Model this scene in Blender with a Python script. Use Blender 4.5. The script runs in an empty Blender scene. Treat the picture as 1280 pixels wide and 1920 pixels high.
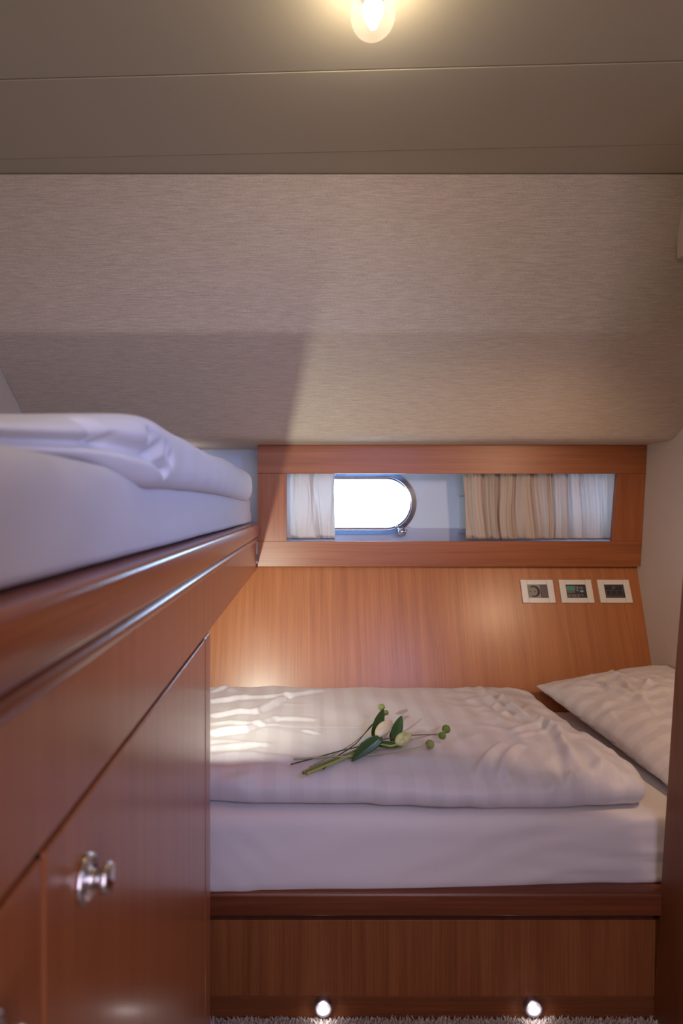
import bpy, bmesh, math, random
from mathutils import Vector, Matrix, noise
random.seed(7)
S = bpy.context.scene
COL = S.collection
F = 1100.0              # focal length in pixels of the 1280x1920 frame
H = 1.108               # camera height above the floor
VX, VY = 570.0, 952.0   # where the depth direction vanishes

# ------------------------------------------------------------------ camera
cd = bpy.data.cameras.new('camera')
cam = bpy.data.objects.new('camera', cd); COL.objects.link(cam)
cam.location = (0, 0, H); cam.rotation_euler = (math.pi/2, 0, 0)
cd.sensor_fit = 'AUTO'; cd.sensor_width = 36.0; cd.lens = F/1920*36
cd.shift_x = (640-VX)/1920; cd.shift_y = (VY-960)/1920
cd.clip_start = 0.02
cd.dof.use_dof = True; cd.dof.focus_distance = 1.75; cd.dof.aperture_fstop = 3.6
S.camera = cam
# ------------------------------------------------------------------ view
S.view_settings.view_transform = 'Standard'
S.view_settings.look = 'None'
S.view_settings.gamma = 1
S.view_settings.use_curve_mapping = False
S.view_settings.exposure = -0.35
# ------------------------------------------------------------------ daylight outside
w = bpy.data.worlds.new('world'); S.world = w; w.use_nodes = True
w.node_tree.nodes['Background'].inputs[0].default_value = (0.45, 0.70, 1.0, 1)
w.node_tree.nodes['Background'].inputs[1].default_value = 16.0
# ------------------------------------------------------------------ lights
def area(name, loc, target, size, energy, col, sy=None, spread=180):
    l = bpy.data.lights.new(name, 'AREA'); l.energy = energy; l.color = col
    l.size = size; l.spread = math.radians(spread)
    if sy: l.shape = 'RECTANGLE'; l.size_y = sy
    o = bpy.data.objects.new(name, l); COL.objects.link(o)
    o.location = (loc[0], loc[1], loc[2]+H)
    d = Vector((target[0]-loc[0], target[1]-loc[1], target[2]-loc[2]))
    o.rotation_euler = d.to_track_quat('-Z', 'Y').to_euler()
    return o
def point(name, loc, r, energy, col):
    l = bpy.data.lights.new(name, 'POINT'); l.energy = energy; l.color = col; l.shadow_soft_size = r
    o = bpy.data.objects.new(name, l); COL.objects.link(o)
    o.location = (loc[0], loc[1], loc[2]+H)
    return o
# daylight coming in through the doorway behind the camera
area('doorway_daylight', (0.45, -1.0, 0.05), (0.1, 1.5, -0.55), 0.7, 8.5, (0.90, 0.76, 1.0), 1.5, 130)
# added cool fill from the right for the upper berth, no real source there
area('cool_fill', (0.70, 0.12, 0.36), (-0.19, 1.35, 0.0), 0.25, 2.4, (0.32, 0.46, 1.0), 0.25, 75)
# small white lamp under the upper berth, behind the cabinet end
area('under_berth_lamp', (-0.2035, 1.25, -0.338), (-0.17, 1.85, -0.26), 0.008, 4.3, (0.97, 1.0, 0.82), None, 146)
# reading lamp by the head of the lower berth
rl = point('reading_lamp_light', (1.055, 1.036, 0.243), 0.03, 1, (1.0, 0.66, 0.42))
sl = bpy.data.lights.new('reading_lamp_spot', 'SPOT'); sl.energy = 18.0; sl.color = (1.0, 0.66, 0.42); sl.shadow_soft_size = 0.045
sl.spot_size = math.radians(105); sl.spot_blend = 0.7; rl.data = sl
rl.rotation_euler = (Vector((0.55, 2.0, -0.50))-Vector((1.055, 1.036, 0.243))).to_track_quat('-Z', 'Y').to_euler()
# small lamp behind the duvet of the upper berth
point('upper_berth_lamp', (-0.48, 2.12, 0.14), 0.02, 0.6, (0.95, 0.9, 1.0))
# added soft warm fill, high behind the camera, not a known lamp
area('warm_fill', (-0.25, -0.35, 0.80), (0.0, 1.0, 0.05), 0.5, 6.0, (1.0, 0.84, 0.64))

# ================================================================== materials
def nmat(name):
    m = bpy.data.materials.new(name); m.use_nodes = True
    nt = m.node_tree
    return m, nt, nt.nodes['Principled BSDF']
def setp(b, **k):
    names = {'base':'Base Color','rough':'Roughness','metal':'Metallic','spec':'Specular IOR Level','coat':'Coat Weight',
             'coatr':'Coat Roughness','sheen':'Sheen Weight','ecol':'Emission Color','estr':'Emission Strength','sub':'Subsurface Weight','trans':'Transmission Weight','ior':'IOR','alpha':'Alpha'}
    for kk, v in k.items():
        if kk in ('base','ecol'): v = (*v, 1)
        b.inputs[names[kk]].default_value = v
def plain(name, base, rough=0.5, **k):
    m, nt, b = nmat(name); setp(b, base=base, rough=rough, **k); return m
def wood(name, c1, c2, axis, rough=0.34, coat=0.0, fine=1.0, bump=0.06, flat=None, coatr=0.15):
    m, nt, b = nmat(name); N = nt.nodes; L = nt.links
    tc = N.new('ShaderNodeTexCoord')
    def streak(across, along, detail, off):
        mp = N.new('ShaderNodeMapping'); sc = [across]*3; sc[axis] = along
        if flat is not None: sc[flat] = along
        mp.inputs['Scale'].default_value = sc; mp.inputs['Location'].default_value = (off, off*.7, off*1.3)
        L.new(tc.outputs['Object'], mp.inputs[0])
        n = N.new('ShaderNodeTexNoise'); n.inputs['Scale'].default_value = 1; n.inputs['Detail'].default_value = detail
        n.inputs['Roughness'].default_value = 0.6
        L.new(mp.outputs[0], n.inputs['Vector']); return n
    a = streak(330*fine, 5, 3, 0); c = streak(38*fine, 0.9, 3, 3.1)
    mx = N.new('ShaderNodeMix'); mx.data_type = 'FLOAT'; mx.inputs[0].default_value = 0.5
    L.new(a.outputs[0], mx.inputs[2]); L.new(c.outputs[0], mx.inputs[3])
    r = N.new('ShaderNodeValToRGB'); r.color_ramp.elements[0].position = 0.36; r.color_ramp.elements[1].position = 0.64
    r.color_ramp.elements[0].color = (*c2, 1); r.color_ramp.elements[1].color = (*c1, 1)
    L.new(mx.outputs[0], r.inputs[0]); L.new(r.outputs[0], b.inputs['Base Color'])
    bp = N.new('ShaderNodeBump'); bp.inputs['Strength'].default_value = bump; bp.inputs['Distance'].default_value = 0.002
    L.new(a.outputs[0], bp.inputs['Height']); L.new(bp.outputs[0], b.inputs['Normal'])
    setp(b, rough=rough, coat=coat, coatr=coatr, spec=0.5)
    return m
W1, W2 = (0.35, 0.110, 0.038), (0.23, 0.064, 0.020)
M_woodv = wood('wood_vertical', W1, W2, 2, 0.36)
M_woodh = wood('wood_horizontal', W1, W2, 0, 0.38)
M_panel = wood('wood_leaning_panel', (0.45, 0.160, 0.050), (0.31, 0.096, 0.026), 2, 0.36, 0.3, flat=1, coatr=0.27)
M_door = wood('wood_varnished_vertical', (0.44, 0.150, 0.052), (0.34, 0.100, 0.034), 2, 0.28, 0.35, bump=0.012, flat=0)
M_dark = wood('wood_dark_horizontal', (0.20, 0.055, 0.020), (0.09, 0.022, 0.008), 0, 0.36, 0.1)
M_darky = wood('wood_dark_rail', (0.34, 0.088, 0.030), (0.17, 0.040, 0.014), 1, 0.24, 0.4, fine=0.7, bump=0.02)
M_part = wood('wood_partition', (0.24, 0.080, 0.026), (0.17, 0.05, 0.016), 2, 0.42)
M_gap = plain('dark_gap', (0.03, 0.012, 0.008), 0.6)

def fabric(name, c1, c2, rib=290, amt=0.35, bump=0.25):
    m, nt, b = nmat(name); N = nt.nodes; L = nt.links
    tc = N.new('ShaderNodeTexCoord')
    def nz(sc, det):
        mp = N.new('ShaderNodeMapping'); mp.inputs['Scale'].default_value = sc; L.new(tc.outputs['Object'], mp.inputs[0])
        n = N.new('ShaderNodeTexNoise'); n.inputs['Scale'].default_value = 1; n.inputs['Detail'].default_value = det
        L.new(mp.outputs[0], n.inputs['Vector']); return n
    rows = nz((22, rib*1.7, rib*1.7), 2); thr = nz((rib*1.5, rib*1.2, rib*1.2), 2)
    mx = N.new('ShaderNodeMix'); mx.data_type = 'FLOAT'; mx.inputs[0].default_value = 0.45
    L.new(rows.outputs[0], mx.inputs[2]); L.new(thr.outputs[0], mx.inputs[3])
    r = N.new('ShaderNodeValToRGB'); r.color_ramp.elements[0].position = 0.5-amt*.5; r.color_ramp.elements[1].position = 0.5+amt*.5
    r.color_ramp.elements[0].color = (*c2, 1); r.color_ramp.elements[1].color = (*c1, 1)
    L.new(mx.outputs[0], r.inputs[0]); L.new(r.outputs[0], b.inputs['Base Color'])
    bp = N.new('ShaderNodeBump'); bp.inputs['Strength'].default_value = bump; bp.inputs['Distance'].default_value = 0.002
    L.new(mx.outputs[0], bp.inputs['Height']); L.new(bp.outputs[0], b.inputs['Normal'])
    setp(b, rough=0.62, spec=0.35)
    return m
M_head = fabric('woven_wall_fabric', (0.67, 0.565, 0.455), (0.42, 0.34, 0.265))
M_rwall = fabric('fine_wall_fabric', (0.70, 0.60, 0.53), (0.56, 0.46, 0.40), rib=420, bump=0.12)
M_cream = plain('cream_vinyl', (0.58, 0.50, 0.42), 0.55)
M_ceil = plain('ceiling_vinyl', (0.46, 0.415, 0.30), 0.42)
M_hull = plain('painted_hull', (0.50, 0.58, 0.74), 0.5)
def linen(name, base, stripe=None, axis=0, width=0.038, period=None):
    m, nt, b = nmat(name); N = nt.nodes; L = nt.links
    tc = N.new('ShaderNodeTexCoord')
    setp(b, base=base, rough=0.7, sheen=0.15, spec=0.25)
    if stripe:
        sep = N.new('ShaderNodeSeparateXYZ'); L.new(tc.outputs['UV'], sep.inputs[0])
        mu = N.new('ShaderNodeMath'); mu.operation = 'MULTIPLY'; mu.inputs[1].default_value = 1.0/width
        L.new(sep.outputs[axis], mu.inputs[0])
        fr = N.new('ShaderNodeMath'); fr.operation = 'FRACT'; L.new(mu.outputs[0], fr.inputs[0])
        rp = N.new('ShaderNodeValToRGB'); cr = rp.color_ramp
        cr.elements[0].position = 0.0; cr.elements[0].color = (*base, 1)
        cr.elements[1].position = 0.46; cr.elements[1].color = (*base, 1)
        e = cr.elements.new(0.5); e.color = (*stripe, 1)
        e = cr.elements.new(0.96); e.color = (*stripe, 1)
        e = cr.elements.new(1.0); e.color = (*base, 1)
        L.new(fr.outputs[0], rp.inputs[0]); L.new(rp.outputs[0], b.inputs['Base Color'])
        mr = N.new('ShaderNodeMapRange'); mr.inputs[1].default_value = 0.45; mr.inputs[2].default_value = 0.55
        mr.inputs[3].default_value = 0.75; mr.inputs[4].default_value = 0.42
        L.new(fr.outputs[0], mr.inputs[0]); L.new(mr.outputs[0], b.inputs['Roughness'])
    n = N.new('ShaderNodeTexNoise'); n.inputs['Scale'].default_value = 900; n.inputs['Detail'].default_value = 1
    L.new(tc.outputs['Object'], n.inputs['Vector'])
    bp = N.new('ShaderNodeBump'); bp.inputs['Strength'].default_value = 0.08; bp.inputs['Distance'].default_value = 0.001
    L.new(n.outputs[0], bp.inputs['Height']); L.new(bp.outputs[0], b.inputs['Normal'])
    return m
M_sheet = linen('white_sheet', (0.70, 0.65, 0.66))
M_duvet = linen('striped_satin_duvet', (0.66, 0.62, 0.635), (0.625, 0.585, 0.60), 0, 0.062)
M_pillow = linen('striped_satin_pillow', (0.70, 0.65, 0.66), (0.635, 0.585, 0.595), 1, 0.052)
M_duvet2 = linen('plain_duvet', (0.70, 0.69, 0.71))
M_sheet2 = linen('cool_white_sheet', (0.63, 0.62, 0.66))
M_chrome = plain('chrome', (0.82, 0.82, 0.84), 0.09, metal=1.0)
M_steel = plain('polished_steel', (0.50, 0.60, 0.74), 0.18, metal=1.0)
M_satin = plain('satin_steel', (0.52, 0.50, 0.58), 0.32, metal=1.0)
M_white = plain('white_plastic', (0.70, 0.66, 0.65), 0.35)
M_grey = plain('grey_plastic', (0.20, 0.18, 0.18), 0.4)
M_dgrey = plain('dark_grey_plastic', (0.075, 0.065, 0.085), 0.4)
M_black = plain('black_plastic', (0.018, 0.015, 0.022), 0.35)
M_wellshade = plain('socket_well_shade', (0.008, 0.010, 0.011), 0.5)
M_print = plain('light_print', (0.42, 0.40, 0.42), 0.6)
M_blue = plain('blue_print', (0.12, 0.26, 0.62), 0.4)
M_lcd = plain('green_display', (0.03, 0.22, 0.14), 0.25, ecol=(0.03, 0.25, 0.15), estr=0.15)
M_leaf = plain('green_leaf', (0.030, 0.085, 0.022), 0.36)
M_bud = plain('lily_bud', (0.70, 0.60, 0.42), 0.5)
M_budg = plain('green_lily_bud', (0.50, 0.53, 0.22), 0.5)
M_bgreen = plain('bud_green', (0.20, 0.30, 0.05), 0.5)
M_stemo = plain('olive_stem', (0.19, 0.20, 0.055), 0.5)
M_stemd = plain('dark_stem', (0.055, 0.05, 0.03), 0.5)
M_stemp = plain('pale_stem', (0.36, 0.36, 0.20), 0.5)
M_button = plain('button_flower', (0.13, 0.20, 0.03), 0.75)
M_buttonp = plain('pale_button_flower', (0.24, 0.28, 0.08), 0.75)
def glassy(name, tint, k):
    m = bpy.data.materials.new(name); m.use_nodes = True; nt = m.node_tree; nt.nodes.clear()
    o = nt.nodes.new('ShaderNodeOutputMaterial'); t = nt.nodes.new('ShaderNodeBsdfTransparent'); g = nt.nodes.new('ShaderNodeBsdfGlossy')
    t.inputs[0].default_value = (*tint, 1); g.inputs['Roughness'].default_value = 0.05
    mx = nt.nodes.new('ShaderNodeMixShader'); mx.inputs[0].default_value = k
    nt.links.new(t.outputs[0], mx.inputs[1]); nt.links.new(g.outputs[0], mx.inputs[2]); nt.links.new(mx.outputs[0], o.inputs[0])
    return m
M_pane = glassy('window_glass', (0.96, 0.98, 1.0), 0.05)
def mixmat(name, base, tr, fac, extra=None):
    m = bpy.data.materials.new(name); m.use_nodes = True; nt = m.node_tree; nt.nodes.clear(); N = nt.nodes; L = nt.links
    o = N.new('ShaderNodeOutputMaterial'); d = N.new('ShaderNodeBsdfDiffuse'); t = N.new('ShaderNodeBsdfTranslucent')
    d.inputs[0].default_value = (*base, 1); t.inputs[0].default_value = (*tr, 1)
    mx = N.new('ShaderNodeMixShader'); mx.inputs[0].default_value = fac
    L.new(d.outputs[0], mx.inputs[1]); L.new(t.outputs[0], mx.inputs[2])
    last = mx
    if extra:
        tp = N.new('ShaderNodeBsdfTransparent'); m2 = N.new('ShaderNodeMixShader'); m2.inputs[0].default_value = extra
        L.new(mx.outputs[0], m2.inputs[1]); L.new(tp.outputs[0], m2.inputs[2]); last = m2
    L.new(last.outputs[0], o.inputs[0]); return m
M_curtain = mixmat('curtain_cloth', (0.58, 0.46, 0.38), (0.42, 0.42, 0.44), 0.16)
M_frost = mixmat('frosted_lamp_glass', (0.065, 0.062, 0.058), (0.072, 0.068, 0.062), 0.75, 0.75)
def emis(name, col, s):
    m = bpy.data.materials.new(name); m.use_nodes = True; nt = m.node_tree; nt.nodes.clear()
    o = nt.nodes.new('ShaderNodeOutputMaterial'); e = nt.nodes.new('ShaderNodeEmission')
    e.inputs[0].default_value = (*col, 1); e.inputs[1].default_value = s; nt.links.new(e.outputs[0], o.inputs[0]); return m
M_bulb = emis('lit_bulb', (1.0, 0.82, 0.60), 260)
M_led = emis('lit_led', (0.93, 0.92, 1.0), 2.6)
M_carpet = plain('carpet_yarn', (0.60, 0.51, 0.46), 0.9)

# ================================================================== helpers
def P(px, py, Y):                   # point seen at a pixel, at depth Y (camera-relative z, world z is added when built)
    return Vector(((px-VX)/F*Y, Y, (VY-py)/F*Y))
def PZ(px, py, z):                  # point seen at a pixel on the level z
    return P(px, py, -z*F/(py-VY))
def empty(name, loc=(0, 0, 0)):
    o = bpy.data.objects.new(name, None); o.empty_display_size = 0.05; COL.objects.link(o)
    o.location = (loc[0], loc[1], loc[2]+H); return o
def tag(o, label=None, cat=None, group=None, kind=None):
    if label: o['label'] = label
    if cat: o['category'] = cat
    if group: o['group'] = group
    if kind: o['kind'] = kind
    return o
bpy_view = []
def link(name, me, mat, parent=None, smooth=False, bevel=0, sub=0, angle=None):
    """mesh data is in camera-relative coordinates; the object's origin carries them into the world"""
    o = bpy.data.objects.new(name, me); COL.objects.link(o)
    if mat and not me.materials: me.materials.append(mat)
    o.location = (0, 0, H)
    if parent is not None:
        o.parent = parent
        root = parent; off = Vector((0, 0, 0))
        while root is not None: off += root.location; root = root.parent
        o.location = Vector((0, 0, H)) - off
    if smooth:
        for p in me.polygons: p.use_smooth = True
    if bevel:
        b = o.modifiers.new('bevel', 'BEVEL'); b.width = bevel; b.segments = 3; b.limit_method = 'ANGLE'; b.angle_limit = math.radians(40)
        for p in me.polygons: p.use_smooth = True
        wn = o.modifiers.new('wn', 'WEIGHTED_NORMAL')
    if sub:
        s = o.modifiers.new('sub', 'SUBSURF'); s.levels = sub; s.render_levels = sub
    return o
def mesh(name, verts, faces):
    me = bpy.data.meshes.new(name); me.from_pydata([tuple(v) for v in verts], [], faces); me.update(); return me
def fixn(me):
    bm = bmesh.new(); bm.from_mesh(me); bmesh.ops.recalc_face_normals(bm, faces=bm.faces); bm.to_mesh(me); bm.free(); return me
def prism(name, pts, vec, mat, parent=None, **k):          # polygon pts (3-D) extruded by vec
    n = len(pts); vec = Vector(vec)
    v = [Vector(p) for p in pts] + [Vector(p)+vec for p in pts]
    f = [list(range(n)), list(range(2*n-1, n-1, -1))] + [[i, (i+1) % n, n+(i+1) % n, n+i] for i in range(n)]
    return link(name, fixn(mesh(name, v, f)), mat, parent, **k)
def box(name, x0, x1, y0, y1, z0, z1, mat, parent=None, **k):
    return prism(name, [(x0, y0, z0), (x1, y0, z0), (x1, y1, z0), (x0, y1, z0)], (0, 0, z1-z0), mat, parent, **k)
class MB:
    def __init__(s): s.v = []; s.f = []; s.m = []
    def add(s, v, f, mi=0):
        b = len(s.v); s.v += [Vector(x) for x in v]; s.f += [[b+i for i in q] for q in f]; s.m += [mi]*len(f)
    def box(s, x0, x1, y0, y1, z0, z1, mi=0, T=None):
        v = [Vector(p) for p in ((x0,y0,z0),(x1,y0,z0),(x1,y1,z0),(x0,y1,z0),(x0,y0,z1),(x1,y0,z1),(x1,y1,z1),(x0,y1,z1))]
        if T is not None: v = [T @ p for p in v]
        s.add(v, [(3,2,1,0),(4,5,6,7),(0,1,5,4),(1,2,6,5),(2,3,7,6),(3,0,4,7)], mi)
    def lathe(s, prof, T, n=32, mi=0, cap=True):      # prof: (radius, height) along local +z
        v = []; f = []
        for r, h in prof:
            for i in range(n):
                a = 2*math.pi*i/n; v.append(T @ Vector((r*math.cos(a), r*math.sin(a), h)))
        for j in range(len(prof)-1):
            for i in range(n):
                k = (i+1) % n; f.append((j*n+i, j*n+k, (j+1)*n+k, (j+1)*n+i))
        if cap: f.append(tuple(range(n-1, -1, -1))); f.append(tuple((len(prof)-1)*n+i for i in range(n)))
        s.add(v, f, mi)
    def tube(s, pts, rad, n=8, mi=0):
        pts = [Vector(p) for p in pts]; v = []; f = []
        rad = rad if isinstance(rad, (list, tuple)) else [rad]*len(pts)
        up = Vector((0.13, 0.21, 1)).normalized()
        for j, p in enumerate(pts):
            d = (pts[min(j+1, len(pts)-1)]-pts[max(j-1, 0)]).normalized()
            a = d.cross(up).normalized(); c = a.cross(d)
            for i in range(n):
                t = 2*math.pi*i/n; v.append(p+(a*math.cos(t)+c*math.sin(t))*rad[j])
        for j in range(len(pts)-1):
            for i in range(n):
                k = (i+1) % n; f.append((j*n+i, j*n+k, (j+1)*n+k, (j+1)*n+i))
        f.append(tuple(range(n-1, -1, -1))); f.append(tuple((len(pts)-1)*n+i for i in range(n)))
        s.add(v, f, mi)
    def build(s, name, mats, parent=None, **k):
        me = mesh(name, s.v, s.f)
        mats = mats if isinstance(mats, (list, tuple)) else [mats]
        for m in mats: me.materials.append(m)
        for p, mi in zip(me.polygons, s.m): p.material_index = mi
        return link(name, fixn(me), None, parent, **k)
def frame_T(o, x, y):                # local axes x, y, normal z = x cross y
    x = Vector(x).normalized(); y = Vector(y).normalized(); z = x.cross(y)
    return Matrix(((x.x, y.x, z.x, o[0]), (x.y, y.y, z.y, o[1]), (x.z, y.z, z.z, o[2]), (0, 0, 0, 1)))
def smooth01(t): t = max(0, min(1, t)); return t*t*(3-2*t)
def seg_d(x, y, a, b):
    ax, ay = a; bx, by = b; dx, dy = bx-ax, by-ay
    L2 = dx*dx+dy*dy; t = ((x-ax)*dx+(y-ay)*dy)/L2; tc = max(0, min(1, t))
    px, py = ax+tc*dx, ay+tc*dy
    s = ((x-ax)*dy-(y-ay)*dx)/math.sqrt(L2)
    return math.hypot(x-px, y-py), tc, s

# ================================================================== the cabin
XL, CZ = -0.90, 0.862
floor = box('floor', -0.95, 1.3, -1.3, 2.6, -H-0.03, -H-0.012, M_cream); tag(floor, kind='structure')
# ceiling: three panels with fine seams
def ceil_panel(n, pts, dz=0):
    o = prism(n, [(x, y, CZ+dz) for x, y in pts], (0, 0, 0.02), M_ceil, bevel=0.0006); tag(o, kind='structure'); return o
ceil_panel('ceiling', [(-0.93, -1.3), (1.30, -1.3), (1.30, 1.110), (-0.93, 1.192)])
ceil_panel('ceiling', [(-0.93, 1.195), (1.30, 1.113), (1.30, 1.3745), (-0.93, 1.4555)], -0.001)
ceil_panel('ceiling', [(-0.93, 1.458), (1.30, 1.377), (1.30, 1.53), (-0.93, 1.53)])
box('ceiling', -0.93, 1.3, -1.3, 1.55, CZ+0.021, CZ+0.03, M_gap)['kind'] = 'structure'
# back wall headliner: two sloping faces meeting in a soft kink and a rounded lip below
def profile_wall(name, prof, x0, x1, mat, th=0.02):
    pts = [Vector((0, y, z)) for y, z in prof]
    outer = []
    for i, p in enumerate(pts):
        d = (pts[min(i+1, len(pts)-1)]-pts[max(i-1, 0)]).normalized()
        outer.append(p+Vector((0, -d.z, d.y))*th)      # away from the room
    v = []; n = len(pts)
    for x in (x0, x1):
        v += [(x, p.y, p.z) for p in pts]; v += [(x, p.y, p.z) for p in outer]
    f = []
    for i in range(n-1):
        f.append((i, i+1, 2*n+i+1, 2*n+i)); f.append((n+i, n+i+1, 3*n+i+1, 3*n+i))
    f += [(0, n, 3*n, 2*n), (n-1, 2*n-1, 4*n-1, 3*n-1)]
    f.append(list(range(n))+list(range(2*n-1, n-1, -1))); f.append([2*n+i for i in range(n)]+[2*n+i for i in range(2*n-1, n-1, -1)])
    return link(name, fixn(mesh(name, v, f)), mat)
hp = [(1.512, CZ-0.003), (1.634, 0.497), (1.638, 0.490), (1.645, 0.483), (1.945, 0.247), (1.958, 0.238), (1.972, 0.2315), (1.99, 0.2285), (2.01, 0.2275), (2.46, 0.2265)]
tag(profile_wall('wall_back', hp, XL+0.002, 1.36, M_head), kind='structure')
o = box('wall_back', -0.93, -0.168, 2.45, 2.47, -0.30, 0.26, M_cream); tag(o, kind='structure')
box('wall_back', -0.162, -0.150, 2.1405, 2.46, -0.20, 0.225, M_cream)['kind'] = 'structure'
o = box('wall_left', XL-0.02, XL, -1.3, 2.6, -H, CZ, M_cream); tag(o, kind='structure')
o = box('wall_rear', -0.93, 1.3, -1.32, -1.3, -H, CZ, M_cream); tag(o, kind='structure')
# right wall, leaning slightly
def xr(z): return 1.240-0.055*(0.228-z)
o = prism('wall_right', [(xr(0.9), 1.0, 0.9), (xr(0.9), 2.35, 0.9), (xr(-H), 2.35, -H), (xr(-H), 1.0, -H)], (0.02, 0, 0), M_rwall); tag(o, kind='structure')
o = box('wall_right', 0.99, 1.02, -0.1, 1.56, 0.66, CZ-0.001, M_cream, bevel=0.004)
o.data.vertices
tag(o, kind='structure')
o = box('wall_right', 0.80, 1.3, -1.3, 1.0, -H, CZ, M_cream); tag(o, kind='structure')
# varnished partition at the right, its far edge leaning
o = prism('trim_1', [(0.763, 1.285, -H), (0.763, 1.26, -0.834), (0.763, 1.209, -0.328), (0.763, 1.178, -0.08), (0.763, 1.15, 0.40), (0.763, 0.25, 0.40), (0.763, 0.25, -H)], (0.029, 0, 0), M_part, bevel=0.004)
tag(o, kind='structure')

# wood surround of the window niche: rails and stiles around the opening
sur = empty('trim_2', (0.5, 2.13, 0)); tag(sur, kind='structure')
yf = 2.120
def plank(name, pts, mat): return prism(name, [(x, yf, z) for x, z in pts], (0, 0.018, 0), mat, sur, bevel=0.0008)
plank('top_rail', [(-0.168, 0.123), (1.2332, 0.123), (1.238, 0.2265), (-0.168, 0.2265)], M_woodh)
plank('bottom_rail', [(-0.168, -0.2125), (1.2145, -0.2125), (1.2195, -0.1215), (-0.168, -0.1215)], M_woodh)
plank('stile', [(-0.168, -0.1210), (-0.063, -0.1210), (-0.063, 0.1225), (-0.168, 0.1225)], M_woodv)
plank('stile', [(1.113, -0.1210), (1.2198, -0.1210), (1.2330, 0.1225), (1.131, 0.1225)], M_woodv)
# wood wall panel below, leaning towards the room at its foot
def yp(z): return 2.146+(z+0.2125)*(0.17/0.4575)
o = prism('wall_back', [(XL, yp(-0.205), -0.205), (1.222, yp(-0.205), -0.205), (1.185, yp(-0.90), -0.90), (XL, yp(-0.90), -0.90)], (0, 0.018, 0), M_panel)
tag(o, kind='structure')

# hull side behind the opening, with the portholes cut in it
HY = 2.30
def stadium(cx0, cx1, cz, r, n=20):
    out = []
    for i in range(n+1):
        a = -math.pi/2+math.pi*i/n; out.append((cx1+r*math.cos(a), cz+r*math.sin(a)))
    for i in range(n+1):
        a = math.pi/2+math.pi*i/n; out.append((cx0+r*math.cos(a), cz+r*math.sin(a)))
    return out
ports = [(-0.02, 0.316, 0.0167, 0.092), (1.06, 1.20, 0.0167, 0.092)]
bm = bmesh.new()
edges = []
def loop(pts):
    vs = [bm.verts.new((x, HY, z)) for x, z in pts]
    for i in range(len(vs)): edges.append(bm.edges.new((vs[i], vs[(i+1) % len(vs)])))
loop([(-0.4, -0.26), (1.30, -0.26), (1.30, 0.25), (-0.4, 0.25)])
for c0, c1, cz, r in ports: loop(stadium(c0, c1, cz, r+0.004))
bmesh.ops.triangle_fill(bm, edges=edges, use_beauty=True)
me = bpy.data.meshes.new('wall_hull'); bm.to_mesh(me); bm.free()
hull = link('wall_hull', me, M_hull); tag(hull, kind='structure')
sm = hull.modifiers.new('solid', 'SOLIDIFY'); sm.thickness = 0.02; sm.offset = 0
box('wall_hull', -0.174, 1.25, 2.138, HY-0.01, -0.195, -0.170, M_hull)['kind'] = 'structure'
box('wall_hull', -0.174, 1.25, 2.138, HY-0.01, 0.19, 0.20, M_hull)['kind'] = 'structure'
# low moulded step on the hull side, right of the porthole
box('wall_hull', 0.60, 0.92, HY-0.018, HY-0.0105, -0.10, 0.045, M_hull, bevel=0.003)['kind'] = 'structure'

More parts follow.
